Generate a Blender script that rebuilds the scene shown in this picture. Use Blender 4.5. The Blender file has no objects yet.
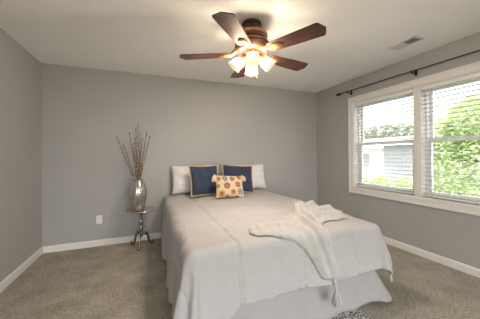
import bpy, bmesh, math, random
from math import sin, cos, pi, radians as rad, hypot, exp
from mathutils import Vector, Matrix, noise
random.seed(7)
S = bpy.context.scene
COL = S.collection

# ------------------------------------------------------------ room numbers
XL, XR, YB, YF, H = -1.2734, 3.0682, 3.7489, -2.6, 2.44
FX0, FX1, FZ0, FZ1 = -0.9, 2.3, 0.0, 2.10           # unseen glass door opening, added to bring daylight onto the bed foot
WY0, WY1, WZ0, WZ1 = 0.98, 2.862, 0.70, 2.06      # window opening in the right wall

# ------------------------------------------------------------ camera
cam = bpy.data.cameras.new('camera'); camo = bpy.data.objects.new('camera', cam); COL.objects.link(camo)
yaw, pit, rol = .3712, .0034, -.008
R0 = Vector((cos(yaw), -sin(yaw), 0)); F0 = Vector((sin(yaw), cos(yaw), 0)); U0 = Vector((0, 0, 1))
Fw = F0*cos(pit)+U0*sin(pit); U1 = U0*cos(pit)-F0*sin(pit)
Rt = R0*cos(rol)+U1*sin(rol); Up = U1*cos(rol)-R0*sin(rol)
m = Matrix((Rt, Up, -Fw)).transposed().to_4x4(); m.translation = (0, 0, 1.2422)
camo.matrix_world = m
cam.sensor_width = 36; cam.lens = 236.245/480*36; cam.shift_y = -(159.5-153.81)/480
cam.clip_start = .02; cam.clip_end = 200
S.camera = camo

# ------------------------------------------------------------ world, sun, portal, exposure
w = bpy.data.worlds.new('sky'); S.world = w; w.use_nodes = True
bg = w.node_tree.nodes['Background']; bg.inputs[0].default_value = (.985, .985, 1.0, 1)
SKY_LOW, SKY_HIGH, SKY_SUNSIDE = 1.3, 2.6, 4.2          # overcast sky: horizon, extra towards the zenith, extra round the sun
_nt = w.node_tree; _tc = _nt.nodes.new('ShaderNodeTexCoord')
def _sky(dirn, power, amount, prev):
    d = _nt.nodes.new('ShaderNodeVectorMath'); d.operation = 'DOT_PRODUCT'; d.inputs[1].default_value = dirn
    c = _nt.nodes.new('ShaderNodeMath'); c.operation = 'MAXIMUM'; c.inputs[1].default_value = 0
    p = _nt.nodes.new('ShaderNodeMath'); p.operation = 'POWER'; p.inputs[1].default_value = power
    m_ = _nt.nodes.new('ShaderNodeMath'); m_.operation = 'MULTIPLY_ADD'; m_.inputs[1].default_value = amount; m_.inputs[2].default_value = SKY_LOW
    L = _nt.links.new
    L(_tc.outputs['Generated'], d.inputs[0]); L(d.outputs['Value'], c.inputs[0]); L(c.outputs[0], p.inputs[0]); L(p.outputs[0], m_.inputs[0])
    if prev: L(prev, m_.inputs[2])
    return m_.outputs[0]
_nt.links.new(_sky((0, -.94, .34), 1.5, SKY_SUNSIDE, _sky((0, 0, 1), 1, SKY_HIGH, None)), bg.inputs[1])
sun = bpy.data.lights.new('sun', 'SUN'); sun.energy = 4.0; sun.angle = rad(8); sun.color = (1, .96, .88)
suno = bpy.data.objects.new('sun', sun); COL.objects.link(suno)
suno.rotation_euler = Vector((.28, .22, -.93)).to_track_quat('-Z', 'Y').to_euler()
pl = bpy.data.lights.new('window_portal', 'AREA'); pl.shape = 'RECTANGLE'; pl.size = WZ1-WZ0; pl.size_y = WY1-WY0
pl.cycles.is_portal = True
plo = bpy.data.objects.new('window_portal', pl); COL.objects.link(plo)
plo.location = (XR+.17, (WY0+WY1)/2, (WZ0+WZ1)/2); plo.rotation_euler = (0, rad(90), 0)
pf = bpy.data.lights.new('added_door_portal', 'AREA'); pf.shape = 'RECTANGLE'; pf.size = FX1-FX0; pf.size_y = FZ1-FZ0  # sky portal for the added door opening behind the camera
pf.cycles.is_portal = True
pfo = bpy.data.objects.new('added_door_portal', pf); COL.objects.link(pfo)
pfo.location = ((FX0+FX1)/2, YF-.17, (FZ0+FZ1)/2); pfo.rotation_euler = (rad(90), 0, 0)
S.view_settings.view_transform = 'Standard'; S.view_settings.look = 'None'
S.view_settings.exposure = 0.95; S.view_settings.gamma = 1; S.view_settings.use_curve_mapping = False
S.cycles.use_denoising = True
S.cycles.max_bounces = 12; S.cycles.diffuse_bounces = 8; S.cycles.transparent_max_bounces = 32
S.cycles.sample_clamp_indirect = 6
LAMP_W = 15.5
LAMP_COL = (1, .875, .76)

# ------------------------------------------------------------ materials
def mat(name, col, rough=.6, metal=0, spec=.5, var=0, vscale=8, bump=0, bscale=200, col2=None, detail=3):
    M = bpy.data.materials.new(name); M.use_nodes = True
    nt = M.node_tree; b = nt.nodes['Principled BSDF']
    b.inputs['Base Color'].default_value = (*col, 1); b.inputs['Roughness'].default_value = rough
    b.inputs['Metallic'].default_value = metal; b.inputs['Specular IOR Level'].default_value = spec
    tc = nt.nodes.new('ShaderNodeTexCoord')
    if var or col2:
        n = nt.nodes.new('ShaderNodeTexNoise'); n.inputs['Scale'].default_value = vscale; n.inputs['Detail'].default_value = detail
        nt.links.new(tc.outputs['Object'], n.inputs['Vector'])
        r = nt.nodes.new('ShaderNodeValToRGB')
        c2 = col2 or tuple(min(1, c*(1+var)) for c in col)
        c1 = col if col2 else tuple(c*(1-var) for c in col)
        r.color_ramp.elements[0].color = (*c1, 1); r.color_ramp.elements[1].color = (*c2, 1)
        r.color_ramp.elements[0].position = .3; r.color_ramp.elements[1].position = .7
        nt.links.new(n.outputs['Fac'], r.inputs['Fac']); nt.links.new(r.outputs['Color'], b.inputs['Base Color'])
    if bump:
        n2 = nt.nodes.new('ShaderNodeTexNoise'); n2.inputs['Scale'].default_value = bscale; n2.inputs['Detail'].default_value = 4
        nt.links.new(tc.outputs['Object'], n2.inputs['Vector'])
        bp = nt.nodes.new('ShaderNodeBump'); bp.inputs['Strength'].default_value = bump; bp.inputs['Distance'].default_value = .01
        nt.links.new(n2.outputs['Fac'], bp.inputs['Height']); nt.links.new(bp.outputs['Normal'], b.inputs['Normal'])
    return M

M_wall = mat('grey_wall_paint', (.385, .377, .366), .75, var=.02, vscale=2, bump=.05, bscale=250)
M_ceil = mat('ceiling_paint', (.91, .905, .90), .85, bump=.06, bscale=180, var=.01)
M_trim = mat('white_trim_paint', (.74, .72, .69), .45, var=.02)
M_white = mat('white_vinyl', (.80, .80, .79), .4, var=.01)
M_plate = mat('outlet_plastic', (.78, .75, .70), .4, var=.01)
M_slot = mat('dark_slot', (.03, .03, .03), .6, var=.05)
M_rod = mat('dark_bronze', (.025, .02, .02), .35, .7, var=.2)
M_ventd = mat('register_duct_dark', (.22, .22, .21), .7, var=.1)
M_bed = mat('white_comforter_cotton', (.47, .447, .443), .85, spec=.15, var=.015, vscale=5, bump=.12, bscale=60)
M_skirt = mat('white_skirt_cotton', (.405, .388, .385), .85, spec=.15, var=.015, vscale=6, bump=.1, bscale=80)
M_throw = mat('ivory_throw_cotton', (.53, .505, .48), .9, spec=.1, var=.03, vscale=60, bump=.25, bscale=150)
M_pillow = mat('white_pillowcase', (.68, .655, .64), .85, spec=.15, var=.01, bump=.12, bscale=50)
M_navy = mat('navy_cushion_cloth', (.040, .050, .085), .8, spec=.2, var=.15, vscale=120, bump=.2, bscale=300)
M_tan = mat('tan_fringe', (.50, .33, .16), .85, var=.25, vscale=90)
M_cream = mat('cream_tassel_yarn', (.70, .58, .42), .9, var=.12, vscale=90)
M_red = mat('red_tag', (.45, .03, .05), .7, var=.1)
M_metal = mat('antique_silver_metal', (.36, .31, .26), .25, 1, var=.35, vscale=14, bump=.1, bscale=40)
M_tabletop = mat('polished_silver_top', (.62, .58, .52), .22, .9, var=.15, vscale=12)
M_twig = mat('brown_twig', (.11, .06, .03), .8, var=.3, vscale=60)
M_bud = mat('dried_buds', (.20, .115, .06), .85, var=.3, vscale=80)
M_copper = mat('antique_copper_metal', (.34, .165, .095), .36, .7, var=.3, vscale=16)
M_dkcopper = mat('dark_bronze_ring', (.10, .055, .035), .4, .7, var=.3, vscale=20)
M_gold = mat('brushed_gold', (.50, .28, .12), .5, .8, var=.2, vscale=25)
M_matt = mat('mattress_ticking', (.6, .6, .58), .9, var=.03)
M_legp = mat('black_bed_leg', (.03, .03, .03), .5, var=.1)
M_soil = mat('lawn', (.20, .21, .17), .9, var=.3, vscale=3)
M_bark = mat('bark', (.10, .075, .055), .9, var=.3, vscale=20)
M_roof = mat('shingle_roof', (.16, .15, .15), .9, var=.2, vscale=12)
M_fascia = mat('white_fascia', (.7, .7, .7), .6, var=.02)

def carpet():
    M = mat('beige_carpet', (.30, .265, .215), .95, spec=.05)
    nt = M.node_tree; b = nt.nodes['Principled BSDF']; tc = nt.nodes.new('ShaderNodeTexCoord')
    n1 = nt.nodes.new('ShaderNodeTexNoise'); n1.inputs['Scale'].default_value = 3.5; n1.inputs['Detail'].default_value = 5; n1.inputs['Roughness'].default_value = .7
    n2 = nt.nodes.new('ShaderNodeTexNoise'); n2.inputs['Scale'].default_value = 55; n2.inputs['Detail'].default_value = 3
    ad = nt.nodes.new('ShaderNodeMath'); ad.operation = 'MULTIPLY_ADD'; ad.inputs[1].default_value = .55
    ml = nt.nodes.new('ShaderNodeMath'); ml.operation = 'MULTIPLY'; ml.inputs[1].default_value = .45
    r = nt.nodes.new('ShaderNodeValToRGB')
    r.color_ramp.elements[0].position = .36; r.color_ramp.elements[1].position = .64
    r.color_ramp.elements[0].color = (.26, .23, .185, 1); r.color_ramp.elements[1].color = (.52, .475, .41, 1)
    L = nt.links.new
    L(tc.outputs['Object'], n1.inputs['Vector']); L(tc.outputs['Object'], n2.inputs['Vector'])
    L(n1.outputs['Fac'], ml.inputs[0]); L(n2.outputs['Fac'], ad.inputs[0]); L(ml.outputs[0], ad.inputs[2])
    L(ad.outputs[0], r.inputs['Fac']); L(r.outputs['Color'], b.inputs['Base Color'])
    n3 = nt.nodes.new('ShaderNodeTexNoise'); n3.inputs['Scale'].default_value = 120; n3.inputs['Detail'].default_value = 4
    L(tc.outputs['Object'], n3.inputs['Vector'])
    bp = nt.nodes.new('ShaderNodeBump'); bp.inputs['Strength'].default_value = .5; bp.inputs['Distance'].default_value = .02
    L(n3.outputs['Fac'], bp.inputs['Height']); L(bp.outputs['Normal'], b.inputs['Normal'])
    return M
M_carpet = carpet()

def wood():
    M = mat('mahogany_blade', (.15, .055, .04), .38)
    nt = M.node_tree; b = nt.nodes['Principled BSDF']; L = nt.links.new
    tc = nt.nodes.new('ShaderNodeTexCoord'); mp = nt.nodes.new('ShaderNodeMapping'); mp.inputs['Scale'].default_value = (2.5, 26, 26)
    n = nt.nodes.new('ShaderNodeTexNoise'); n.inputs['Scale'].default_value = 3; n.inputs['Detail'].default_value = 5
    r = nt.nodes.new('ShaderNodeValToRGB'); r.color_ramp.elements[0].position = .35; r.color_ramp.elements[1].position = .68
    r.color_ramp.elements[0].color = (.050, .022, .021, 1); r.color_ramp.elements[1].color = (.165, .075, .060, 1)
    L(tc.outputs['Object'], mp.inputs['Vector']); L(mp.outputs['Vector'], n.inputs['Vector'])
    L(n.outputs['Fac'], r.inputs['Fac']); L(r.outputs['Color'], b.inputs['Base Color'])
    return M
M_wood = wood(); M_wood.node_tree.nodes['Principled BSDF'].inputs['Roughness'].default_value = .5; M_wood.node_tree.nodes['Principled BSDF'].inputs['Specular IOR Level'].default_value = .3

def thin_glass(name, col, tr, rough=.03, gl=(1, 1, 1)):
    M = bpy.data.materials.new(name); M.use_nodes = True; nt = M.node_tree; nt.nodes.clear(); L = nt.links.new
    o = nt.nodes.new('ShaderNodeOutputMaterial'); t = nt.nodes.new('ShaderNodeBsdfTransparent'); t.inputs[0].default_value = (*col, 1)
    g = nt.nodes.new('ShaderNodeBsdfGlossy'); g.inputs['Roughness'].default_value = rough; g.inputs['Color'].default_value = (*gl, 1)
    mx = nt.nodes.new('ShaderNodeMixShader'); lw = nt.nodes.new('ShaderNodeLayerWeight'); lw.inputs['Blend'].default_value = .3
    mr = nt.nodes.new('ShaderNodeMapRange'); mr.inputs['To Min'].default_value = 1-tr; mr.inputs['To Max'].default_value = min(1, 1-tr+.5)
    L(lw.outputs['Fresnel'], mr.inputs['Value']); L(mr.outputs[0], mx.inputs[0])
    L(t.outputs[0], mx.inputs[1]); L(g.outputs[0], mx.inputs[2]); L(mx.outputs[0], o.inputs[0])
    return M
M_pane = thin_glass('window_glass', (.97, .985, .98), .96)
M_vase = mat('mercury_glass', (.66, .63, .58), .22, .75, var=.12, vscale=30)
_n = M_vase.node_tree; _t = _n.nodes.new('ShaderNodeBsdfTransparent'); _m = _n.nodes.new('ShaderNodeMixShader'); _m.inputs[0].default_value = .5
_n.links.new(_n.nodes['Principled BSDF'].outputs[0], _m.inputs[1]); _n.links.new(_t.outputs[0], _m.inputs[2]); _n.links.new(_m.outputs[0], _n.nodes['Material Output'].inputs[0])

def lampglass():
    M = bpy.data.materials.new('frosted_lamp_glass'); M.use_nodes = True; nt = M.node_tree; nt.nodes.clear(); L = nt.links.new
    o = nt.nodes.new('ShaderNodeOutputMaterial'); t = nt.nodes.new('ShaderNodeBsdfTransparent'); t.inputs[0].default_value = (.46, .44, .40, 1)
    d = nt.nodes.new('ShaderNodeBsdfTranslucent'); d.inputs[0].default_value = (.95, .88, .74, 1)
    e = nt.nodes.new('ShaderNodeEmission'); e.inputs[0].default_value = (1, .85, .58, 1); e.inputs[1].default_value = .25
    m1 = nt.nodes.new('ShaderNodeMixShader'); m1.inputs[0].default_value = .06
    ad = nt.nodes.new('ShaderNodeAddShader')
    L(t.outputs[0], m1.inputs[1]); L(d.outputs[0], m1.inputs[2]); L(m1.outputs[0], ad.inputs[0]); L(e.outputs[0], ad.inputs[1]); L(ad.outputs[0], o.inputs[0])
    return M
M_shade = lampglass()
M_bulb = bpy.data.materials.new('lit_bulb'); M_bulb.use_nodes = True
_b = M_bulb.node_tree.nodes['Principled BSDF']; _b.inputs['Emission Color'].default_value = (.93, 1, .86, 1); _b.inputs['Emission Strength'].default_value = .7

def slatmat():
    M = bpy.data.materials.new('white_blind_slat'); M.use_nodes = True; nt = M.node_tree; L = nt.links.new
    b = nt.nodes['Principled BSDF']; b.inputs['Base Color'].default_value = (.82, .82, .81, 1); b.inputs['Roughness'].default_value = .45
    n = nt.nodes.new('ShaderNodeTexNoise'); n.inputs['Scale'].default_value = 30
    r = nt.nodes.new('ShaderNodeValToRGB'); r.color_ramp.elements[0].color = (.46, .46, .46, 1); r.color_ramp.elements[1].color = (.50, .50, .50, 1)
    L(n.outputs['Fac'], r.inputs['Fac']); L(r.outputs['Color'], b.inputs['Base Color'])
    return M
M_slat = slatmat()

def leafmat(name, c1, c2):
    M = mat(name, c1, .6, col2=c2, vscale=2.5)
    nt = M.node_tree; L = nt.links.new; b = nt.nodes['Principled BSDF']
    t = nt.nodes.new('ShaderNodeBsdfTranslucent'); t.inputs[0].default_value = (*c2, 1)
    mx = nt.nodes.new('ShaderNodeMixShader'); mx.inputs[0].default_value = .4
    o = nt.nodes['Material Output']; L(b.outputs[0], mx.inputs[1]); L(t.outputs[0], mx.inputs[2]); L(mx.outputs[0], o.inputs[0])
    return M
M_leaf = leafmat('bright_green_leaves', (.20, .32, .09), (.52, .62, .33))
M_leaf2 = leafmat('pale_olive_leaves', (.10, .12, .08), (.22, .24, .17))

def siding():
    M = mat('grey_lap_siding', (.30, .30, .33), .7)
    nt = M.node_tree; L = nt.links.new; b = nt.nodes['Principled BSDF']; tc = nt.nodes.new('ShaderNodeTexCoord')
    wv = nt.nodes.new('ShaderNodeTexWave'); wv.wave_type = 'BANDS'; wv.bands_direction = 'Z'; wv.wave_profile = 'SAW'; wv.inputs['Scale'].default_value = 1.6
    r = nt.nodes.new('ShaderNodeValToRGB'); r.color_ramp.elements[0].color = (.15, .15, .16, 1); r.color_ramp.elements[0].position = 0
    r.color_ramp.elements[1].color = (.25, .25, .265, 1); r.color_ramp.elements[1].position = .12
    L(tc.outputs['Object'], wv.inputs['Vector']); L(wv.outputs['Fac'], r.inputs['Fac']); L(r.outputs['Color'], b.inputs['Base Color'])
    return M
M_siding = siding()

def vcol(name):
    M = mat(name, (1, 1, 1), .85, spec=.1)
    nt = M.node_tree; b = nt.nodes['Principled BSDF']; a = nt.nodes.new('ShaderNodeVertexColor'); a.layer_name = 'pattern'
    n = nt.nodes.new('ShaderNodeTexNoise'); n.inputs['Scale'].default_value = 200
    mx = nt.nodes.new('ShaderNodeMixRGB'); mx.blend_type = 'MULTIPLY'; mx.inputs[0].default_value = .25
    nt.links.new(a.outputs[0], mx.inputs[1]); nt.links.new(n.outputs['Fac'], mx.inputs[2]); nt.links.new(mx.outputs[0], b.inputs['Base Color'])
    return M
M_print = vcol('printed_cushion_cloth')

def rugmat():
    M = mat('patterned_rug_weave', (.5, .5, .5), .95, spec=.05)
    nt = M.node_tree; L = nt.links.new; b = nt.nodes['Principled BSDF']; tc = nt.nodes.new('ShaderNodeTexCoord')
    v = nt.nodes.new('ShaderNodeTexVoronoi'); v.inputs['Scale'].default_value = 38; v.feature = 'DISTANCE_TO_EDGE'
    r = nt.nodes.new('ShaderNodeValToRGB'); r.color_ramp.elements[0].color = (.62, .59, .58, 1); r.color_ramp.elements[1].color = (.10, .095, .10, 1)
    r.color_ramp.elements[0].position = .10; r.color_ramp.elements[1].position = .22
    L(tc.outputs['Object'], v.inputs['Vector']); L(v.outputs['Distance'], r.inputs['Fac']); L(r.outputs['Color'], b.inputs['Base Color'])
    return M
M_rug = rugmat()

# ------------------------------------------------------------ mesh helpers
class MB:
    def __init__(s): s.bm = bmesh.new()
    def quadgrid(s, P, closed=False):
        """P: rows of points"""
        rows = [[s.bm.verts.new(p) for p in r] for r in P]
        for i in range(len(rows)-1):
            n = len(rows[i])
            for j in range(n if closed else n-1):
                k = (j+1) % n
                s.bm.faces.new((rows[i][j], rows[i][k], rows[i+1][k], rows[i+1][j]))
        return rows
    def box(s, x0, x1, y0, y1, z0, z1, bev=0, M=None):
        r = bmesh.ops.create_cube(s.bm, size=1)['verts']
        for v in r:
            v.co = Vector((x0+(v.co.x+.5)*(x1-x0), y0+(v.co.y+.5)*(y1-y0), z0+(v.co.z+.5)*(z1-z0)))
        if bev:
            es = list({e for v in r for e in v.link_edges})
            g = bmesh.ops.bevel(s.bm, geom=es, offset=bev, segments=2, affect='EDGES', profile=.5)
            r = list({v for f in g['faces'] for v in f.verts} | {v for v in r if v.is_valid})
        if M is not None:
            for v in r: v.co = M @ v.co
        return r
    def lathe(s, prof, seg=32, M=None, rib=None, cap=True):
        rows = []
        for (r, z) in prof:
            row = []
            for k in range(seg):
                a = 2*pi*k/seg
                rr = r*(1+(rib(a, z) if rib else 0))
                p = Vector((rr*cos(a), rr*sin(a), z))
                row.append(M @ p if M is not None else p)
            rows.append(row)
        R = s.quadgrid(rows, True)
        if cap:
            for e, row in ((0, R[0]), (1, R[-1])):
                if prof[0 if e == 0 else -1][0] > 1e-4:
                    s.bm.faces.new(row[::-1] if e == 0 else row)
        return R
    def tube(s, pts, rad_, seg=8, cap=True):
        pts = [Vector(p) for p in pts]; n = len(pts); rows = []
        rr = rad_ if isinstance(rad_, (list, tuple)) else [rad_]*n
        up = Vector((0, 0, 1))
        d0 = (pts[1]-pts[0]).normalized()
        if abs(d0.dot(up)) > .95: up = Vector((1, 0, 0))
        for i in range(n):
            d = (pts[min(i+1, n-1)]-pts[max(i-1, 0)]).normalized()
            x = d.cross(up).normalized(); y = x.cross(d).normalized(); up = y
            rows.append([pts[i]+(x*cos(2*pi*k/seg)+y*sin(2*pi*k/seg))*rr[i] for k in range(seg)])
        R = s.quadgrid(rows, True)
        if cap: s.bm.faces.new(R[0][::-1]); s.bm.faces.new(R[-1])
    def ball(s, c, r, sub=2, sc=(1, 1, 1)):
        for v in bmesh.ops.create_icosphere(s.bm, subdivisions=sub, radius=r)['verts']:
            v.co = Vector((v.co.x*sc[0], v.co.y*sc[1], v.co.z*sc[2]))+Vector(c)
    def build(s, name, material, parent=None, loc=(0, 0, 0), smooth=True, auto=40):
        bmesh.ops.recalc_face_normals(s.bm, faces=s.bm.faces)
        me = bpy.data.meshes.new(name); s.bm.to_mesh(me); s.bm.free()
        me.materials.append(material)
        if smooth:
            for p in me.polygons: p.use_smooth = True
            me.set_sharp_from_angle(angle=rad(auto))
        o = bpy.data.objects.new(name, me); COL.objects.link(o); o.location = loc
        if parent: o.parent = parent
        return o

def tag(o, label=None, cat=None, group=None, kind=None):
    if label: o['label'] = label
    if cat: o['category'] = cat
    if group: o['group'] = group
    if kind: o['kind'] = kind
    return o
def thing(name, label, cat, loc=(0, 0, 0), group=None, rot=(0, 0, 0)):
    o = bpy.data.objects.new(name, None); COL.objects.link(o); o.location = loc; o.rotation_euler = rot
    o.empty_display_size = .1
    return tag(o, label, cat, group)
def copy_tree(o, parent=None):
    c = o.copy(); COL.objects.link(c)
    if parent: c.parent = parent
    for ch in list(o.children): copy_tree(ch, c)
    return c
def lerp(a, b, t): return a+(b-a)*t
def sstep(e0, e1, x):
    t = max(0, min(1, (x-e0)/(e1-e0))); return t*t*(3-2*t)
def nz(x, y, z=0): return noise.noise(Vector((x, y, z)))

# ------------------------------------------------------------ the setting
def struct(name, mb, material, label, cat, parent=None, smooth=False):
    o = mb.build(name, material, parent, smooth=smooth)
    if parent is None: tag(o, label, cat, kind='structure')
    return o
T = .14
b = MB(); b.box(XL-T, XR+T, YF-T, YB+T, -.12, 0); struct('floor', b, M_carpet, 'beige cut pile carpet covering the bedroom floor', 'floor')
b = MB(); b.box(XL-T, XR+T, YF-T, YB+T, H, H+.12); struct('ceiling', b, M_ceil, 'flat off-white painted ceiling above the bed', 'ceiling')
b = MB(); b.box(XL-T, XL, YF-T, YB+T, 0, H); struct('wall_left', b, M_wall, 'plain grey wall on the left, empty', 'wall')
b = MB(); b.box(XL, XR, YB, YB+T, 0, H); struct('wall_back', b, M_wall, 'grey wall behind the bed pillows and side table', 'wall')
b = MB()
b.box(XL, FX0, YF-T, YF, 0, H); b.box(FX1, XR, YF-T, YF, 0, H); b.box(FX0, FX1, YF-T, YF, FZ1, H)
struct('wall_front', b, M_wall, 'grey wall with an added glass door, facing the foot of the bed', 'wall')
b = MB()
b.box(XR, XR+T, YF-T, WY0, 0, H); b.box(XR, XR+T, WY1, YB+T, 0, H)
b.box(XR, XR+T, WY0, WY1, 0, WZ0); b.box(XR, XR+T, WY0, WY1, WZ1, H)
struct('wall_right', b, M_wall, 'grey wall on the right around the double window', 'wall')

cw_ = .085
def baseboard(name, p0, p1, nrm, label):
    d = (Vector(p1)-Vector(p0)); ln = d.length; d.normalize(); n = Vector(nrm)
    prof = [(0, 0), (.014, 0), (.014, .062), (.011, .074), (.006, .081), (0, .084)]
    b = MB()
    b.quadgrid([[Vector(p0)+d*t+n*u+Vector((0, 0, v)) for (u, v) in prof] for t in (0, ln)])
    struct(name, b, M_trim, label, 'baseboard')
baseboard('baseboard_left', (XL, YF, 0), (XL, YB, 0), (1, 0, 0), 'white baseboard along the foot of the left wall')
baseboard('baseboard_back', (XL, YB, 0), (XR, YB, 0), (0, -1, 0), 'white baseboard along the wall behind bed and table')
baseboard('baseboard_right', (XR, YF, 0), (XR, YB, 0), (-1, 0, 0), 'white baseboard below the window')
baseboard('baseboard_front', (XL, YF, 0), (FX0-cw_, YF, 0), (0, 1, 0), 'white baseboard facing the foot of the bed')

# window casing (trim_1): four stepped boards round the opening
cw = .085
b = MB()
for (y0, y1, z0, z1) in ((WY0-cw, WY1+cw, WZ1, WZ1+cw), (WY0-cw, WY1+cw, WZ0-cw, WZ0), (WY0-cw, WY0, WZ0, WZ1), (WY1, WY1+cw, WZ0, WZ1)):
    b.box(XR-.016, XR, y0, y1, z0, z1, .004)
o_ = cw-.022
for (y0, y1, z0, z1) in ((WY0-cw, WY1+cw, WZ1+o_, WZ1+cw), (WY0-cw, WY1+cw, WZ0-cw, WZ0-o_), (WY0-cw, WY0-o_, WZ0-o_, WZ1+o_), (WY1+o_, WY1+cw, WZ0-o_, WZ1+o_)):
    b.box(XR-.027, XR-.014, y0, y1, z0, z1, .004)
# jamb liner
b.box(XR-.004, XR+T, WY0-.001, WY0+.012, WZ0, WZ1); b.box(XR-.004, XR+T, WY1-.012, WY1+.001, WZ0, WZ1)
b.box(XR-.004, XR+T, WY0, WY1, WZ1-.012, WZ1); b.box(XR-.004, XR+T, WY0, WY1, WZ0, WZ0+.014)
WM = (WY0+WY1)/2-.015
b.box(XR+.0, XR+T, WM-.042, WM+.042, WZ0+.014, WZ1-.012, .003)        # mullion post
struct('trim_1', b, M_trim, 'white casing, jamb and centre post around the double window', 'window trim')

def window(name, y0, y1, label):
    root = tag(thing(name, label, 'window'), kind='structure')
    x0 = XR+.085; zm = 1.395; z0, z1 = WZ0+.016, WZ1-.014
    b = MB(); s = .036
    for (ya, yb, za, zb) in ((y0, y0+.03, z0, z1), (y1-.03, y1, z0, z1), (y0, y1, z1-.03, z1), (y0, y1, z0, z0+.03)):
        b.box(x0-.005, x0+.05, ya, yb, za, zb, .002)
    b.build('window_frame', M_white, root, smooth=False)
    for nm, za, zb, dx in (('lower_sash', z0+.03, zm+.02, 0), ('upper_sash', zm-.02, z1-.03, .028)):
        b = MB(); ya, yb = y0+.03, y1-.03
        b.box(x0+dx, x0+dx+.026, ya, ya+s, za, zb, .002); b.box(x0+dx, x0+dx+.026, yb-s, yb, za, zb, .002)
        b.box(x0+dx, x0+dx+.026, ya+s, yb-s, za, za+s, .002); b.box(x0+dx, x0+dx+.026, ya+s, yb-s, zb-s, zb, .002)
        sh = b.build(nm, M_white, root, smooth=False)
        b = MB(); b.box(x0+dx+.011, x0+dx+.015, ya+s, yb-s, za+s, zb-s); b.build('glass_pane', M_pane, sh, smooth=False)
    b = MB(); b.box(x0-.012, x0+.002, (y0+y1)/2-.03, (y0+y1)/2+.03, zm+.004, zm+.018, .003); b.build('sash_lock', M_white, root)
window('window_1', WM+.042, WY1-.012, 'double-hung window behind the blind nearer the back corner')
window('window_2', WY0+.012, WM-.042, 'double-hung window behind the blind nearer the camera')

b = MB()
for (x0, x1, z0, z1) in ((FX0-cw, FX1+cw, FZ1, FZ1+cw), (FX0-cw, FX0, 0, FZ1), (FX1, FX1+cw, 0, FZ1)): b.box(x0, x1, YF, YF+.018, z0, z1, .004)
struct('added_door_trim', b, M_trim, 'white casing around the added sliding glass door facing the bed', 'added door trim')
w3 = tag(thing('added_door_1', 'unseen sliding glass door facing the foot of the bed, added for daylight', 'door'), kind='structure')  # unseen door behind the camera, added as a source of fill daylight
xm = (FX0+FX1)/2
for dy, x0, x1 in ((-.105, FX0, xm+.03), (-.065, xm-.03, FX1)):
    b = MB()
    for (xa, xb, z0, z1) in ((x0, x0+.06, .01, FZ1), (x1-.06, x1, .01, FZ1), (x0+.06, x1-.06, .01, .09), (x0+.06, x1-.06, FZ1-.07, FZ1)): b.box(xa, xb, YF+dy-.018, YF+dy+.018, z0, z1, .003)
    sh = b.build('sliding_sash', M_white, w3, smooth=False)
    b = MB(); b.box(x0+.06, x1-.06, YF+dy-.003, YF+dy+.003, .09, FZ1-.07); b.build('glass_pane', M_pane, sh, smooth=False)

# ------------------------------------------------------------ bed numbers
X0, X1, YT, RR_, ZT = .285, 1.79, 1.50, .088, .645
YH = 3.69
OL, OR_, OF = .66, .355, .385

def drape(a, bb, off=0.0, puff=True):
    """a point of the bedding: flat cloth coordinates (a across, bb along) to a point in the room, off metres above the cloth"""
    sx = -1 if a < X0 else 1
    oa = max(X0-a, a-X1, 0); ob = max(YT-bb, 0)
    d = hypot(oa, ob)
    ac = min(max(a, X0), X1); bc = max(bb, YT)
    # puffiness between the stitched seams
    pz = 0
    if puff:
        for sx_ in (.05, .545, 1.04, 1.535, 2.03):
            pz -= .012*exp(-((a-sx_)/.011)**2)
        for sy_ in (1.98, 2.62, 3.26):
            pz -= .008*exp(-((bb-sy_)/.0105)**2)
        q_ = min(min(abs(a-sx_) for sx_ in (.05, .545, 1.04, 1.535, 2.03)), min(abs(bb-sy_) for sy_ in (1.98, 2.62, 3.26)))
        pz += .008*exp(-q_/.05)*nz(a*30, bb*30, 6)
        pz += .012*nz(a*3.2, bb*3.2, 1)+.007*nz(a*7, bb*9, 4)+.004*(1-2.2*abs(nz(a*9+nz(a*3, bb*3, 2), bb*9, 8)))
        pz += .014*(1-((ac-(X0+X1)/2)/.77)**2)
    if d < 1e-6:
        return Vector((ac, bc, ZT+pz+off))
    ux, uy = sx*oa/d, -ob/d
    th = math.atan2(ob, oa)
    RR = lerp(RR_, .058, sin(th)**2)
    la = RR*pi/2
    if d < la:
        n_ = d/RR; hz = RR*sin(n_); vt = RR*(1-cos(n_)); nh, nv = sin(n_), cos(n_)
    else:
        e = d-la
        flare = lerp(.05, .16, sin(th)) if sx < 0 else lerp(.16, .16, sin(th))
        hz = RR+e*flare; vt = RR+e*math.sqrt(1-flare*flare); nh, nv = 1, 0
    t = max(0, vt-.04)
    if oa > 0 and ob > 0:      # the gathered corner folds
        c = sin(2*th)
        hz += t*(.16*c+.13*sin(th*5+.6)*c)
    if ob == 0:
        s_ = bb
        hz += t*.10*(nz(s_*4.2, 3, 0)+.5*nz(s_*9, 5, 0))*sstep(0, .25, bb-YT)
    if oa == 0:
        hz += t*.15*(nz(ac*4.5, 9, 0)+.5*nz(ac*10, 2, 0))*sstep(0, .2, min(ac-X0, X1-ac))
    z = ZT-vt
    if z < .016:
        hz += (.016-z)*.55; z = .016+.006*abs(nz(a*9, bb*9))
    k = hz+(pz+off)*nh
    return Vector((ac+ux*k, bc+uy*k, z+(pz+off)*nv if z > .03 else z))

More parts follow.
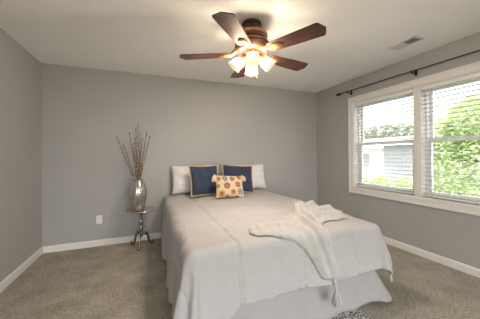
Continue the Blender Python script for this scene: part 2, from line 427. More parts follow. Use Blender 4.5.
# bed: frame, box spring and mattress under the covers
bed = thing('bed', 'bed with mattress, hidden under white bedding and skirt', 'bed', ((X0+X1)/2, (YT+YH)/2, 0))
hw, hl = (X1-X0)/2-.02, (YH-YT)/2-.03
b = MB(); b.box(-hw, hw, -hl, hl, .40, .585, .04); b.build('mattress', M_matt, bed)
b = MB(); b.box(-hw+.01, hw-.01, -hl+.01, hl-.01, .19, .40, .02); b.build('box_spring', M_matt, bed)
b = MB(); b.box(-hw+.02, hw-.02, -hl+.02, hl-.02, .14, .19, .005); b.build('bed_frame', M_legp, bed, smooth=False)
for sx in (-1, 1):
    for sy in (-1, 1):
        b = MB(); b.lathe([(.022, 0), (.026, .02), (.026, .14)], 16, Matrix.Translation((sx*(hw-.12), sy*(hl-.18), 0))); b.build('leg', M_legp, bed)

# bed skirt
def skirt():
    b = MB()
    path = []; r = .07
    xs0, xs1, yf = X0-.006, X1+.012, YT+.02
    n = 70
    for i in range(n): path.append((xs0, lerp(YH-.02, yf+r, i/n), -1, 0))
    for i in range(8):
        a = pi+(pi/2)*i/8; path.append((xs0+r+r*cos(a), yf+r+r*sin(a), cos(a), sin(a)))
    for i in range(n): path.append((lerp(xs0+r, xs1-r, i/n), yf, 0, -1))
    for i in range(8):
        a = 1.5*pi+(pi/2)*i/8; path.append((xs1-r+r*cos(a), yf+r+r*sin(a), cos(a), sin(a)))
    for i in range(n+1): path.append((xs1, lerp(yf+r, YH-.02, i/n), 1, 0))
    rows = []
    K = 16; s_ = 0; prev = None
    for (x, y, nx, ny) in path:
        if prev: s_ += hypot(x-prev[0], y-prev[1])
        prev = (x, y)
        zb = .014
        g = x if ny < -.5 else None
        if g is not None:
            zb += .022*exp(-((g-1.70)/.055)**2)+.012*max(0, nz(g*5, 1, 7))
        row = []
        for k in range(K+1):
            t = k/K; z = lerp(.385, zb, t)
            fl = {True: .028}.get(nx < -.5, .105)
            o_ = fl*t**1.2 + t*(.016*sin(s_*23+2*nz(s_*3, 1, 1))*(.6+.6*nz(s_*2, 5, 5))+.010*nz(s_*6, t*2, 3))
            if nx < -.3: o_ = min(o_, .03)
            if nx > .3: o_ += (.03*nx+.11*max(0, -nx*ny))*t
            row.append((x+nx*o_, y+ny*o_, z))
        rows.append(row)
    b.quadgrid(rows)
    o = b.build('bed_skirt', M_skirt)
    md = o.modifiers.new('thick', 'SOLIDIFY'); md.thickness = .004; md.offset = -1
    tag(o, 'white gathered bed skirt hanging to the carpet under the comforter', 'bed skirt')
skirt()

# comforter
def comforter():
    b = MB(); st = .011
    A = []; x = X0-OL
    na = int((OL+OR_+X1-X0)/st)+1; nb = int((YH-YT+OF)/st)+1
    P = []
    for j in range(nb+1):
        row = []
        for i in range(na+1):
            a = lerp(X0-OL, X1+OR_, i/na)
            drop = OF+.17*sstep(.56, .30, a)-.012*exp(-((a-1.68)/.09)**2)+.010*nz(a*6, 1, 2)+.005*nz(a*22, 1, 2)
            row.append(drape(a, lerp(YT-drop, YH, j/nb)))
        P.append(row)
    b.quadgrid(P)
    o = b.build('comforter', M_bed, auto=180)
    md = o.modifiers.new('thick', 'SOLIDIFY'); md.thickness = .016; md.offset = 1 if False else -1
    tag(o, 'white quilted comforter spread over the bed, draping to the floor at the side', 'comforter')
    return o
comf = comforter()

# throw blanket
def inside(p, poly):
    c = False; n = len(poly)
    for i in range(n):
        (x1, y1), (x2, y2) = poly[i], poly[(i+1) % n]
        if (y1 > p[1]) != (y2 > p[1]) and p[0] < (x2-x1)*(p[1]-y1)/(y2-y1)+x1: c = not c
    return c
def segdist(p, a, c):
    ax, ay = a; bx, by = c; dx, dy = bx-ax, by-ay
    t = max(0, min(1, ((p[0]-ax)*dx+(p[1]-ay)*dy)/(dx*dx+dy*dy+1e-12)))
    q = (ax+dx*t, ay+dy*t); return hypot(p[0]-q[0], p[1]-q[1]), q
def polydist(p, pts, closed=False):
    best = (9, p)
    for i in range(len(pts) if closed else len(pts)-1):
        d = segdist(p, pts[i], pts[(i+1) % len(pts)])
        if d[0] < best[0]: best = d
    return best
POLY = [(.73, 1.70), (.69, 1.60), (.71, 1.53), (.79, 1.50), (.87, 1.46), (.95, 1.44), (1.03, 1.39), (1.09, 1.30), (1.155, 1.165),
        (1.24, 1.150), (1.335, 1.145), (1.31, 1.22), (1.28, 1.38), (1.26, 1.48), (1.36, 1.58), (1.55, 1.62), (1.69, 1.66), (1.80, 1.83),
        (1.80, 2.02), (1.75, 2.07), (1.77, 2.26), (1.60, 2.19), (1.42, 2.10), (1.28, 1.97), (1.15, 1.84), (.98, 1.74), (.82, 1.73)]
RIDGE = [  # polyline, height, width
    ([(.78, 1.64), (.90, 1.63), (1.05, 1.64), (1.2, 1.76), (1.33, 1.92)], .024, .020),
    ([(.80, 1.69), (.95, 1.70), (1.12, 1.78)], .022, .016),
    ([(.76, 1.56), (.95, 1.54), (1.08, 1.50), (1.13, 1.36), (1.185, 1.16)], .026, .017),
    ([(.98, 1.58), (1.10, 1.62), (1.22, 1.74)], .022, .015),
    ([(1.30, 1.92), (1.20, 1.68), (1.16, 1.50), (1.195, 1.36), (1.24, 1.16)], .046, .017),
    ([(1.36, 1.92), (1.29, 1.70), (1.23, 1.50), (1.25, 1.36), (1.295, 1.16)], .050, .018),
    ([(1.32, 1.95), (1.34, 1.86)], .045, .050),
    ([(1.40, 1.92), (1.55, 1.90), (1.74, 1.94)], .034, .030),
    ([(1.42, 2.02), (1.58, 2.10), (1.73, 2.18)], .036, .032),
    ([(1.36, 1.74), (1.52, 1.76), (1.68, 1.78)], .026, .022),
    ([(1.38, 1.64), (1.54, 1.68), (1.66, 1.70)], .018, .016)]
def throw():
    b = MB(); st = .0115; g = {}
    def vert(i, j):
        if (i, j) not in g:
            p = (.66+i*st, 1.12+j*st)
            d, q = polydist(p, POLY, True); ins = inside(p, POLY)
            if not ins or d < st*.5: p = q; d = 0
            h = .0085+.0125*sstep(0, .02, d)
            for pts, hh, ww in RIDGE:
                r = polydist(p, pts)[0]; h += 1.25*hh*exp(-(r/ww)**2)*sstep(0, .05, d)
            h += (.010*nz(p[0]*14, p[1]*14, 3)+.006*nz(p[0]*30, p[1]*30, 5))*sstep(0, .03, d)
            for (ca, cb, ph) in ((26, 4, 0), (9, 24, 3)):
                wgt = sstep(1.45, 1.7, p[1]) if ca < 10 else 1-.6*sstep(1.45, 1.75, p[1])
                h += .010*wgt*max(0, 1-3.2*abs(nz(p[0]*ca+ph+1.5*nz(p[0]*4, p[1]*4, 9), p[1]*cb, 11)))**2*sstep(0, .025, d)
            h = max(h, .0085)
            g[(i, j)] = b.bm.verts.new(drape(p[0], p[1], h))
        return g[(i, j)]
    for i in range(104):
        for j in range(104):
            if inside((.66+(i+.5)*st, 1.12+(j+.5)*st), POLY):
                try: b.bm.faces.new((vert(i, j), vert(i+1, j), vert(i+1, j+1), vert(i, j+1)))
                except ValueError: pass
    root = b.build('throw_blanket', M_throw, auto=180)
    md = root.modifiers.new('thick', 'SOLIDIFY'); md.thickness = .004; md.offset = -1
    sm = root.modifiers.new('smooth', 'SMOOTH'); sm.factor = .5; sm.iterations = 1
    tag(root, 'crumpled ivory throw blanket lying over the foot of the bed, tassel hanging', 'blanket')
    p = drape(1.245, 1.165, .012)
    b = MB()
    pts = [p+Vector((.003*sin(i*2.2), -.006-.002*i, -.010*i)) for i in range(12)]
    pts = pts[:10]; b.tube(pts, [.009+.004*(i % 2) for i in range(10)], 8)
    b.build('tassel_cord', M_throw, root)
    e = pts[-1]; b = MB()
    b.lathe([(.0, .012), (.010, .010), (.014, .0), (.010, -.012), (.013, -.016)], 16, Matrix.Translation(e), cap=False)
    for k in range(36):
        a = random.random()*2*pi; r = .013*math.sqrt(random.random()); s_ = 1.5+random.random()*1.4
        L_ = .080+random.random()*.025
        b.tube([e+Vector((r*cos(a), r*sin(a), -.010)), e+Vector((r*s_*cos(a), r*s_*sin(a)*.8, -.06)), e+Vector((r*s_*1.25*cos(a), r*s_*sin(a)*.8, -L_))], [.0036, .004, .003], 5)
    b.build('tassel', M_throw, root)
    b = MB(); q = drape(1.252, 1.160, .024); b.box(q.x-.006, q.x+.006, q.y-.004, q.y+.003, q.z-.014, q.z+.002, .002); t = b.build('sewn_tag', M_red, root); t['label'] = 'small red sewn tag'
throw()

# ------------------------------------------------------------ pillows
def pillow_mesh(hw, hh, T_, n=36, pinch=.05, seed=0, wr=.012, fn=None):
    """standing pillow, width along x, height along z (0 at its bottom edge), thickness along y"""
    b = MB()
    lay = b.bm.verts.layers.float_color.new('pattern') if fn else None
    def pt(u, v, s):
        x = hw*u*(1-pinch*(1-v*v)*abs(u)**3); z = hh*v*(1-pinch*(1-u*u)*abs(v)**3)
        e = max(0, (1-u**4)*(1-v**4))
        t = T_*e**.55*(1-.12*(u*u+v*v))
        t += wr*e*(nz(u*2.4+seed, v*2.4, s*3)+.5*nz(u*5+seed, v*5, s*7))*sstep(0, .2, e)
        sag = .0
        return Vector((x, s*t, z+hh*(1+sag)))
    import itertools
    F = {}
    for s in (-1, 1):
        for i in range(n+1):
            for j in range(n+1):
                u, v = -1+2*i/n, -1+2*j/n
                bd = i in (0, n) or j in (0, n)
                if bd and (1, i, j) not in F and (-1, i, j) in F: F[(s, i, j)] = F[(-1, i, j)]; continue
                F[(s, i, j)] = b.bm.verts.new(pt(u, v, s))
    for s in (-1, 1):
        for i in range(n):
            for j in range(n):
                b.bm.faces.new((F[(s, i, j)], F[(s, i+1, j)], F[(s, i+1, j+1)], F[(s, i, j+1)]))
    if fn:
        for (s, i, j), v in F.items(): v[lay] = (*fn(i/n, 1-j/n), 1)
    return b
def border(hw, hh, wd, pinch, th=.004):
    """flat fringe strip round the seam"""
    rows = []; n = 40; b = MB()
    per = []
    for i in range(n): per.append((-1+2*i/n, -1, 0, -1))
    for i in range(n): per.append((1, -1+2*i/n, 1, 0))
    for i in range(n): per.append((1-2*i/n, 1, 0, 1))
    for i in range(n): per.append((-1, 1-2*i/n, -1, 0))
    for (u, v, nx, nz_) in per:
        x = hw*u*(1-pinch*(1-v*v)*abs(u)**3); z = hh*v*(1-pinch*(1-u*u)*abs(v)**3)+hh
        cx = u if abs(u) > .93 else nx; cz = v if abs(v) > .93 else nz_
        w2 = wd*(.85+.3*random.random())
        i0 = Vector((x-cx*.006, 0, z-cz*.006)); o0 = Vector((x+cx*w2, 0, z+cz*w2))
        yv = Vector((0, th, 0))
        rows.append([i0-yv, o0-yv*.5, o0+yv*.5, i0+yv, i0-yv])
    rows.append(rows[0])
    b.quadgrid(rows)
    bmesh.ops.remove_doubles(b.bm, verts=b.bm.verts, dist=1e-5)
    return b
def place(o, x, y, lean, rz=0, roll=0, z=ZT+.024):
    o.location = (x, y, z)
    o.rotation_euler = (Matrix.Rotation(rad(rz), 3, 'Z') @ Matrix.Rotation(rad(-lean), 3, 'X') @ Matrix.Rotation(rad(roll), 3, 'Y')).to_euler()
    return o
# two white sleeping pillows against the wall
for i, (x, y, ln, rz, lab) in enumerate(((.655, 3.575, 12, 1, 'white sleeping pillow against the wall on the side-table side of the bed'),
                                         (1.525, 3.575, 13, -1, 'white sleeping pillow against the wall on the window side of the bed'))):
    o = pillow_mesh(.335, .212, .085, seed=i*5, wr=.02).build('bed_pillow', M_pillow, auto=180)
    tag(o, lab, 'pillow', 'white sleeping pillows'); place(o, x, y, ln, rz)
# two navy cushions with a tan fringe
for i, (x, y, ln, rz, ro, hs_, lab) in enumerate(((.755, 3.24, 19, 4, 0, .205, 'navy cushion with tan fringe, the one nearer the side table'),
                                         (1.262, 3.31, 23, -3, 5, .238, 'navy cushion with tan fringe, the one nearer the window'))):
    root = thing('navy_cushion', lab, 'cushion', group='navy fringed cushions')
    pillow_mesh(hs_, .212, .065, seed=20+i*7, pinch=.07, wr=.012).build('cushion_body', M_navy, root, auto=180)
    border(hs_, .212, .012, .07).build('fringe_trim', M_tan, root)
    for sx in (-1, 1):
        b = MB(); c = Vector((sx*(hs_+.007), 0, .0))
        for k in range(10): b.tube([c, c+Vector((sx*(.012+.02*random.random()), -.012*random.random(), -.004+.012*random.random()))], .003, 5)
        b.build('corner_tassel', M_tan, root)
    place(root, x, y, ln, rz, ro, ZT+.038)
# patterned cushion
MOT = [(.31, .20, .125, 1), (.56, .20, .11, 0), (.83, .12, .11, 0), (.09, .20, .11, 2), (.36, .52, .14, 0), (.76, .45, .125, 0), (.17, .84, .13, 2), (.57, .78, .115, 2), (.83, .76, .13, 1), (.36, 1.0, .10, 2), (.70, 1.03, .09, 0), (.06, .52, .09, 2), (.98, .45, .07, 2)]
def printfn(u, v):
    c = (.66, .54, .40)
    for (mu, mv, r, k) in MOT:
        dx, dy = (u-mu)*1.28, v-mv; d = hypot(dx, dy)/r; an = math.atan2(dy, dx)
        if d < 1+.10*sin(an*8):
            if k == 1:
                c = (.05, .075, .13) if (d < .30 or .45 < d < .98) and sin(an*6+d*3) > -.55 else (.60, .55, .48)
            elif k == 0:
                c = (.36, .10, .03) if d > .30 else (.55, .36, .18)
                if .62 < d < .76 and sin(an*5) > .3: c = (.58, .40, .22)
            else:
                c = (.50, .22, .05) if d > .36 else (.22, .07, .03)
                if .60 < d < .72 and sin(an*7) > 0: c = (.62, .48, .30)
    return c
pc = thing('print_cushion', 'small cream cushion printed with rust and navy flowers, tassels at its corners', 'cushion')
pillow_mesh(.198, .155, .064, n=90, seed=44, pinch=.05, wr=.008, fn=printfn).build('cushion_body', M_print, pc, auto=180)
for sx, sz, L_, n_ in ((-1, 1, .085, 80), (1, 1, .07, 60), (-1, -1, .035, 26), (1, -1, .04, 26)):
    b = MB(); c = Vector((sx*.198, 0, .155+sz*.155))
    b.ball(c, .011, 2)
    for k in range(n_):
        a = random.random()*2*pi; r = .027*math.sqrt(random.random())
        if sz > 0: d = [Vector((sx*.012+r*.5*cos(a), -.012+r*.6*sin(a), -.012)), Vector((sx*.012+r*cos(a), -.016+r*sin(a), -L_*.5)), Vector((sx*.012+r*1.4*cos(a), -.014+r*1.1*sin(a), -L_*(.85+.3*random.random())))]
        else: d = [Vector((sx*.006, 0, 0)), Vector((sx*.02+r*.4*cos(a), -.012+r*.4*sin(a), .004)), Vector((sx*L_+r*.5*cos(a), -.02+r*sin(a), -.002+.008*random.random()))]
        b.tube([c]+[c+q for q in d], .0032, 5)
    b.build('corner_tassel', M_cream if sz > 0 else M_tan, pc)
place(pc, 1.01, 2.95, 24, 2, 4, ZT+.028)

# ------------------------------------------------------------ rug
b = MB(); N = 24
P0, U, V = Vector((.62, 1.445, .0)), Vector((.985, -.03, 0)), Vector((.03, .985, 0))
b.quadgrid([[P0+U*(.95*i/N)+V*(-.125+.80*j/N)+Vector((0, 0, .009)) for i in range(N+1)] for j in range(N+1)])
ro = b.build('patterned_rug', M_rug); md = ro.modifiers.new('t', 'SOLIDIFY'); md.thickness = .008; md.offset = -1
tag(ro, 'black and white patterned rug peeking out from under the bed skirt', 'rug')

# ------------------------------------------------------------ side table
TX, TY = -.095, 3.50
tb = thing('pedestal_table', 'small round antique silver pedestal table with three scrolled feet', 'side table', (TX, TY, 0))
b = MB(); b.lathe([(0, .478), (.06, .478), (.15, .484), (.176, .489), (.184, .494), (.186, .500), (.182, .506), (.172, .503), (.12, .501), (0, .501)], 56); b.build('table_top', M_tabletop, tb)
b = MB(); b.lathe([(.0, .135), (.018, .137), (.030, .15), (.034, .165), (.024, .185), (.016, .20), (.024, .225), (.027, .245), (.019, .28), (.013, .31), (.021, .33), (.021, .34), (.013, .36), (.014, .42), (.022, .45), (.045, .472), (.055, .48)], 28); b.build('stem', M_metal, tb)
for k, ang in enumerate((-100, 20, 140)):
    b = MB(); a = rad(ang); d = Vector((cos(a), sin(a), 0))
    prof = [(.012, .165), (.045, .185), (.075, .17), (.092, .13), (.10, .085), (.115, .045), (.140, .020), (.163, .016), (.176, .028), (.172, .045), (.158, .046)]
    pts = []
    for i in range(len(prof)-1):
        for q in range(3): t = q/3; pts.append(d*lerp(prof[i][0], prof[i+1][0], t)+Vector((0, 0, lerp(prof[i][1], prof[i+1][1], t))))
    n_ = len(pts); b.tube(pts, [lerp(.017, .010, i/n_) for i in range(n_)], 10)
    b.ball(d*.150+Vector((0, 0, .012)), .013, 2); b.ball(d*.06+Vector((0, 0, .155)), .014, 2)
    b.build('leg', M_metal, tb)

# vase
VZ = .502; VX, VY = TX-.035, TY
vs = thing('ribbed_vase', 'tall silvery glass vase with vertical ribs on the side table', 'vase', (VX, VY, VZ))
prof = [(0, .002), (.050, .002), (.060, .0), (.066, .008), (.074, .05), (.086, .11), (.096, .17), (.100, .22), (.098, .27), (.088, .325), (.074, .37), (.062, .395), (.058, .405), (.062, .412), (.058, .412), (.054, .404), (.060, .39), (.083, .325), (.094, .26), (.096, .22), (.090, .16), (.070, .05), (.055, .012), (0, .012)]
b = MB(); prof = [(r*1.1, z) for r, z in prof]; b.lathe(prof, 96, rib=lambda a, z: .035*(abs(cos(a*5)))*sstep(.01, .1, z)*sstep(.40, .30, z)); b.build('vase_body', M_vase, vs)
b = MB()
for k in range(10):
    a = 2*pi*(k+.5)/10
    b.tube([Vector((r*1.012*cos(a), r*1.012*sin(a), z)) for (r, z) in prof[3:12]], .0028, 6)
b.build('silver_ribs', M_metal, vs)
# twigs: each one a thing
tw = [(-.255, 1.485, -.02), (-.185, 1.40, .05), (-.10, 1.53, -.03), (-.065, 1.40, .06), (-.02, 1.60, -.05), (.005, 1.675, .0), (.03, 1.56, .06), (.055, 1.46, -.06), (.085, 1.36, .05), (.115, 1.56, -.02), (.155, 1.50, .03), (-.035, 1.48, .02), (.04, 1.32, .0)]
order = sorted(range(len(tw)), key=lambda i: tw[i][0])
words_ = ['leaning farthest out toward the left wall', 'second from the left-wall side', 'third from the left-wall side', 'fourth from the left-wall side', 'fifth from the left-wall side', 'sixth from the left-wall side', 'the tallest, standing upright in the middle', 'sixth from the bed side', 'fifth from the bed side', 'fourth from the bed side', 'third from the bed side', 'second from the bed side', 'leaning farthest out toward the bed']
for rank, i in enumerate(order):
    dx, zt, dy = tw[i]
    b = MB(); base = Vector((-dx*.18, -dy*.2, .016)); top = Vector((dx, dy, zt-VZ)); neck = Vector((dx*.17, dy*.17, .40))
    pts = []
    for q in range(25):
        t = q/24
        p = base*(1-t)**2+2*t*(1-t)*(neck*1.0+Vector((0, 0, .05)))+top*t*t if False else (base.lerp(neck, t/.36) if t < .36 else neck.lerp(top, (t-.36)/.64))
        p = p+Vector((.006*nz(q*.35, i*3.1, 0), .006*nz(q*.35, i*3.1, 5), 0))*(1 if t > .36 else .3)
        pts.append(p)
    b.tube(pts, [lerp(.0026, .0012, q/24) for q in range(25)], 5)
    nf = len(b.bm.faces)
    for q in range(10, 25):
        for _ in range(3):
            p = pts[q].lerp(pts[min(q+1, 24)], random.random())
            a = random.random()*2*pi; b.ball(p+Vector((cos(a)*.006, sin(a)*.006, random.random()*.006)), .0045+.002*random.random(), 1, (1, 1, 1.5))
    o = b.build('dried_twig', M_twig, loc=(VX, VY, VZ)); o.data.materials.append(M_bud)
    for f in o.data.polygons[nf:]: f.material_index = 1
    tag(o, 'thin brown budded twig in the vase, '+words_[rank], 'dried twig', 'dried twigs in the vase')

# ------------------------------------------------------------ outlet
ol = thing('wall_outlet', 'white electrical outlet low on the wall beside the side table', 'outlet', (-.633, YB, .362))
b = MB(); b.box(-.036, .036, -.006, 0, -.058, .058, .003); b.build('cover_plate', M_plate, ol)
for sz in (-1, 1):
    b = MB(); b.box(-.017, .017, -.0085, -.004, sz*.02-.0145, sz*.02+.0145, .003); s_ = b.build('socket', M_plate, ol)
    b = MB()
    for sx in (-.007, .007): b.box(sx-.0012, sx+.0012, -.0092, -.0080, sz*.02-.003, sz*.02+.006)
    b.build('slots', M_slot, s_, smooth=False)

# ------------------------------------------------------------ ceiling register
vt = thing('ceiling_vent', 'white ceiling air register with angled louvers near the window', 'vent', (2.612, 1.735, H))
b = MB(); hx, hy = .080, .145
for (x0, x1, y0, y1) in ((-hx, hx, hy-.022, hy), (-hx, hx, -hy, -hy+.022), (-hx, -hx+.022, -hy, hy), (hx-.022, hx, -hy, hy)): b.box(x0, x1, y0, y1, -.008, 0, .002)
b.box(-hx, hx, -.006, .006, -.007, -.001)
b.build('vent_frame', M_trim, vt, smooth=False)
b = MB(); b.box(-hx+.02, hx-.02, -hy+.02, hy-.02, -.0015, -.0005); b.build('duct_opening', M_ventd, vt, smooth=False)
b = MB()
for h_, sg in ((-1, 1), (1, -1)):
    for k in range(11):
        y = h_*(.012+.0105*k)
        b.box(-hx+.02, hx-.02, -.0075, .0075, -.0006, .0006, 0, Matrix.Translation((0, y, -.006)) @ Matrix.Rotation(rad(sg*38), 4, 'X'))
b.build('louvers', M_trim, vt, smooth=False)

# ------------------------------------------------------------ curtain rod
RX, RZ = XR-.085, 2.235
cr = thing('curtain_rod', 'thin dark bronze curtain rod without curtains above the window', 'curtain rod', (RX, WM, RZ))
b = MB(); b.tube([(0, -1.14, -.012), (0, 0, 0), (0, 1.14, .004)], .007, 14); b.build('rod', M_rod, cr)
for s in (-1, 1):
    b = MB(); R = Matrix.Translation((0, s*1.14, .0)) @ Matrix.Rotation(rad(-90*s), 4, 'X')
    b.lathe([(.0085, -.01), (.016, 0), (.018, .01), (.012, .022), (.016, .034), (.021, .05), (.018, .07), (.008, .092), (0, .105)], 18, R); b.build('finial', M_rod, cr)
for y in (-1.0, -.0, .985):
    b = MB()
    b.box(.070, .0835, y-.014, y+.014, -.045, .022, .003); b.tube([(.075, y, -.022), (.03, y, -.026), (.0, y, -.020), (-.014, y, -.006), (-.013, y, .008)], .006, 8)
    b.ball((0, y, -.018), .011, 2); b.build('bracket', M_rod, cr)

# ------------------------------------------------------------ blinds
def blind(y0, y1, label):
    root = thing('venetian_blind', label, 'window blind', (XR+.038, (y0+y1)/2, WZ1-.014), 'white venetian blinds in the double window')
    hw = (y1-y0)/2-.006; top = WZ1-.014; bot = WZ0+.03-top
    b = MB(); b.box(-.028, .028, -hw, hw, -.045, 0, .003); b.build('head_rail', M_white, root, smooth=False)
    b = MB(); n = 25; z0, z1 = -.065, bot+.035
    for k in range(n):
        z = lerp(z0, z1, k/(n-1))
        rows = []
        for u in (-1, -.5, 0, .5, 1):
            x = .024*u*1; zz = z+.024*u*0+.0022*(1-u*u)
            rows.append([(x, -hw+.004, zz-.0024), (x, hw-.004, zz-.0024)])
        for u in (1, .5, 0, -.5, -1):
            x = .024*u*1; zz = z+.024*u*0+.0022*(1-u*u)
            rows.append([(x, -hw+.004, zz+.0024), (x, hw-.004, zz+.0024)])
        rows.append(rows[0]); b.quadgrid(rows)
    b.build('slats', M_slat, root, smooth=False)
    b = MB(); b.box(-.025, .025, -hw+.004, hw-.004, bot, bot+.018, .003); b.build('bottom_rail', M_white, root, smooth=False)
    for y in (-hw+.12, hw-.12):
        b = MB()
        for x in (-.026, .026): b.tube([(x, y, -.04), (x, y, bot+.015)], .0012, 5)
        b.build('ladder_cord', M_white, root)
    b = MB(); b.tube([(-.036, hw-.06, -.03), (-.036, hw-.062, -.62)], .004, 8); b.build('tilt_wand', M_white, root)
blind(WM+.042, WY1-.012, 'white open-slat blind in the window nearer the back corner')
blind(WY0+.012, WM-.042, 'white open-slat blind in the window nearer the camera')

# ------------------------------------------------------------ ceiling fan
FX, FY = .892, 1.968
fan = thing('ceiling_fan', 'copper ceiling fan with five mahogany blades and four lit lamps', 'ceiling fan', (FX, FY, H))
fan.scale = (1.035, 1.035, .915)
b = MB(); b.lathe([(.082, 0), (.086, -.008), (.086, -.028), (.078, -.036), (.078, -.052), (.087, -.058), (.088, -.072), (.076, -.080), (.072, -.098), (0, -.100)], 40); b.build('canopy', M_dkcopper, fan)
b = MB(); b.lathe([(.0, -.090), (.092, -.092), (.118, -.098), (.136, -.112), (.140, -.124), (.138, -.144), (.122, -.158), (.118, -.172), (.132, -.184), (.147, -.200), (.151, -.210), (.145, -.218), (.145, -.225), (.153, -.234), (.153, -.262), (.147, -.280), (.128, -.296), (.100, -.306), (.086, -.308), (.0, -.310)], 56); b.build('motor_housing', M_copper, fan)
b = MB(); b.lathe([(.144, -.216), (.149, -.218), (.149, -.225), (.144, -.227)], 56, cap=False); b.lathe([(.119, -.158), (.1235, -.161), (.1235, -.169), (.117, -.173)], 48, cap=False); b.build('decorative_rings', M_dkcopper, fan)
for k in range(5):
    a = rad((-131.5, -62.3, 10.7, 81.5, 153.5)[k])
    Rz = Matrix.Rotation(a, 4, 'Z')
    # blade local x outward
    b = MB()
    Rb = Rz @ Matrix.Translation((0, 0, -.305)) @ Matrix.Rotation(rad(-9), 4, 'X')
    out = [(.185, -.052), (.205, -.062), (.45, -.075), (.615, -.081), (.630, -.074), (.660, 0), (.630, .074), (.615, .081), (.45, .075), (.205, .062), (.185, .052)]
    top = [b.bm.verts.new(Vector((x, y, .0035))) for x, y in out]; bot = [b.bm.verts.new(Vector((x, y, -.0035))) for x, y in out]
    b.bm.faces.new(top); b.bm.faces.new(bot[::-1])
    for i in range(len(out)):
        j = (i+1) % len(out); b.bm.faces.new((top[i], bot[i], bot[j], top[j]))
    bl = b.build('blade', M_wood, fan, smooth=False); bl.matrix_local = Rb
    b = MB()
    for t in (0, 1):
        pass
    b.tube([Vector((.115, 0, .040)), Vector((.145, 0, .034)), Vector((.168, 0, .012)), Vector((.190, 0, -.006)), Vector((.215, 0, -.010))], [.024, .024, .020, .017, .018], 10)
    n_ = 28; base = Matrix.Translation((.245, 0, -.0095))
    b.lathe([(0, .004), (.8, .004), (1.0, 0), (.85, -.006), (.55, -.009), (0, -.011)], n_, base @ Matrix.Diagonal((.062, .036, 1, 1)))
    ir = b.build('blade_iron', M_gold, bl)
# light kit
b = MB(); b.lathe([(.0, -.300), (.084, -.300), (.088, -.304), (.088, -.312), (.074, -.318), (.058, -.326), (.056, -.345), (.062, -.352), (.058, -.368), (.040, -.384), (.018, -.392), (.012, -.402), (0, -.405)], 40); b.build('light_fitter', M_copper, fan)
lz = -.440
for k in range(4):
    a = rad(-112+90*k); d = Vector((cos(a), sin(a), 0))
    b = MB(); b.tube([d*.045+Vector((0, 0, -.350)), d*.062+Vector((0, 0, -.338)), d*.076+Vector((0, 0, -.343)), d*.084+Vector((0, 0, -.360))], .010, 10)
    hub = d*.072+Vector((0, 0, -.347))
    ax = (d*.72+Vector((0, 0, -.70))).normalized()
    Q = ax.to_track_quat('Z', 'Y').to_matrix().to_4x4() @ Matrix.Diagonal((1.08, 1.08, 1.06, 1)); Q.translation = hub
    b.lathe([(.0, -.012), (.020, -.012), (.028, -.002), (.029, .014), (.026, .018), (0, .018)], 24, Q); b.build('lamp_arm', M_gold, fan)
    b = MB(); b.lathe([(.026, .012), (.034, .024), (.046, .045), (.052, .070), (.052, .095), (.056, .112), (.061, .120), (.058, .1195), (.0535, .111), (.0495, .094), (.0495, .070), (.0435, .046), (.032, .026), (.024, .014)], 36, Q, rib=lambda t, z: .02*cos(t*12)*sstep(.03, .07, z), cap=False)
    sh = b.build('lamp_shade', M_shade, fan, auto=60)
    b = MB(); b.lathe([(.0, .012), (.013, .014), (.014, .020), (.020, .030), (.023, .040), (.020, .050), (.012, .057), (0, .059)], 20, Q); b.build('bulb', M_bulb, sh)
    L_ = bpy.data.lights.new('bulb_light', 'POINT'); L_.energy = LAMP_W; L_.color = LAMP_COL; L_.shadow_soft_size = .026
    lo = bpy.data.objects.new('bulb_light', L_); COL.objects.link(lo); lo.parent = fan; lo.location = hub+ax*.088
for dx, dy, ln in ((-.030, -.045, .155), (.030, -.030, .150)):
    b = MB()
    for q in range(int(ln/.006)): b.ball((dx, dy, -.385-.006*q), .0022, 1)
    b.lathe([(0, 0), (.006, -.006), (.007, -.016), (.003, -.026), (0, -.027)], 12, Matrix.Translation((dx, dy, -.385-ln))); b.build('pull_chain', M_gold, fan)

# ------------------------------------------------------------ outside
GZ = -.55
b = MB(); b.box(-30, 45, -30, 45, GZ-.1, GZ); o = b.build('ground', M_soil, smooth=False); tag(o, 'lawn outside beyond the window', 'ground', kind='structure')
def leaves(b, c, r, n, size, flat=1.0):
    for _ in range(n):
        while True:
            p = Vector((random.uniform(-1, 1), random.uniform(-1, 1), random.uniform(-1, 1)))
            if p.length < 1: break
        p = p.normalized()*p.length**.5
        p = Vector((p.x*r[0], p.y*r[1], p.z*r[2]))+Vector(c)
        s_ = size*(.6+.8*random.random())
        u = Vector((random.gauss(0, 1), random.gauss(0, 1), random.gauss(0, .5))).normalized(); v = u.cross(Vector((random.gauss(0, 1), random.gauss(0, 1), random.gauss(0, 1)))).normalized()
        vs = [b.bm.verts.new(q) for q in (p-u*s_, p-v*s_*.45, p+u*s_, p+v*s_*.45)]
        b.bm.faces.new(vs)
def tree(loc, th, blobs, n, size, material, label, r=.09):
    t = thing('leafy_tree', label, 'tree', loc)
    b = MB(); b.tube([(0, 0, 0), (.05, .02, th*.5), (0, 0, th)], [r, r*.8, r*.5], 12)
    for (c, rr) in blobs[:5]: b.tube([(0, 0, th*.55), Vector((0, 0, th*.7)).lerp(Vector(c), .5), c], [r*.4, r*.3, r*.12], 7)
    b.build('trunk', M_bark, t)
    b = MB()
    for (c, rr) in blobs: leaves(b, c, rr, n, size)
    b.build('crown', material, t, smooth=False)
tree((6.6, 2.5, GZ), 2.6, [((0, .2, 1.4), (1, 1.1, 1)), ((0, 1.0, 1.5), (.7, .55, .85)), ((.1, -.4, 2.45), (1, .9, .95)), ((0, .95, 2.1), (.7, .55, .5)), ((0, .4, 2.4), (.6, .5, .65)), ((-.1, -1.2, 2.9), (.9, .8, .9)), ((-.2, 0, .7), (1.0, 1.2, .6)), ((-.2, -1.3, 1.3), (.9, .9, 1.0))], 2600, .05, M_leaf, 'bright green leafy tree filling the view of the window nearer the camera')
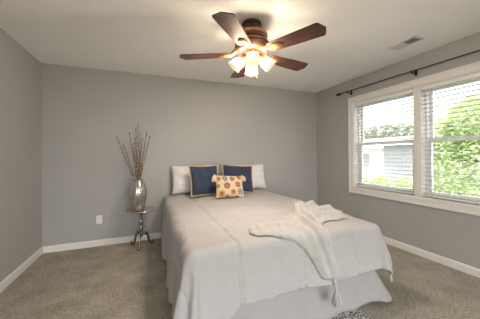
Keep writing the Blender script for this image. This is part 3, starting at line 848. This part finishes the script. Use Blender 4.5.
tree((22, 17.3, GZ), 3.2, [((0, 0, 4.0), (1.6, 1.9, .7)), ((.3, 2.2, 3.8), (1.2, 1.6, .7)), ((0, -2.2, 3.9), (1.2, 1.6, .6)), ((.5, .5, 3.2), (1.5, 2.4, .6))], 380, .17, M_leaf2, 'pale olive tree rising behind the houses')
for i, (x, y, lab) in enumerate(((8.0, 7.25, 'light green shrub outside, farthest along toward the back corner'), (8.1, 6.25, 'light green shrub outside in front of the grey house, middle of three'), (8.0, 5.25, 'light green shrub outside, third along, nearest the leafy tree'))):
    t = thing('garden_shrub', lab, 'shrub', (x, y, GZ), 'shrubs below the grey house')
    b = MB(); leaves(b, (0, 0, .50), (.45, .46, .46), 1800, .045); leaves(b, (.0, .12, .75), (.3, .28, .25), 400, .045); b.build('foliage', M_leaf, t, smooth=False)
    b = MB()
    for k in range(6): a = k*1.05; b.tube([(0, 0, 0), (.12*cos(a), .12*sin(a), .3), (.28*cos(a), .28*sin(a), .6)], [.02, .014, .006], 6)
    b.build('stems', M_bark, t)
hs = thing('neighbour_house', 'low grey lap-sided house seen through the window nearer the back corner', 'house', (11.5, 5.8, GZ))
b = MB(); b.box(0, 5, 0, 3.0, 0, 2.2); b.build('wall', M_siding, hs, smooth=False)
b = MB(); b.box(-.35, 5.3, -.3, 3.25, 2.2, 2.3); b.build('fascia', M_fascia, hs, smooth=False)
b = MB()
v = [b.bm.verts.new(p) for p in ((-.35, -.3, 2.3), (5.3, -.3, 2.3), (5.3, 3.25, 2.3), (-.35, 3.25, 2.3), (1.5, 1.5, 2.62), (3.6, 1.5, 2.62))]
for f in ((0, 1, 5, 4), (1, 2, 5), (2, 3, 4, 5), (3, 0, 4), (3, 2, 1, 0)): b.bm.faces.new([v[i] for i in f])
b.build('roof', M_roof, hs, smooth=False)
h2 = thing('distant_house', 'pale house farther off beside the grey one, through the back window', 'house', (14.5, 11.2, GZ))
b = MB(); b.box(0, 5, 0, 4.5, 0, 2.1); b.build('wall', M_fascia, h2, smooth=False)
b = MB()
v = [b.bm.verts.new(p) for p in ((-.3, -.3, 2.1), (5.3, -.3, 2.1), (5.3, 4.8, 2.1), (-.3, 4.8, 2.1), (2.5, -.3, 3.0), (2.5, 4.8, 3.0))]
for f in ((0, 1, 4), (1, 2, 5, 4), (2, 3, 5), (3, 0, 4, 5), (3, 2, 1, 0)): b.bm.faces.new([v[i] for i in f])
b.build('roof', M_roof, h2, smooth=False)
for y in (1.0, 2.9):
    b = MB(); b.box(-.03, 0, y, y+.8, .8, 1.8); b.build('window', M_ventd, h2, smooth=False)
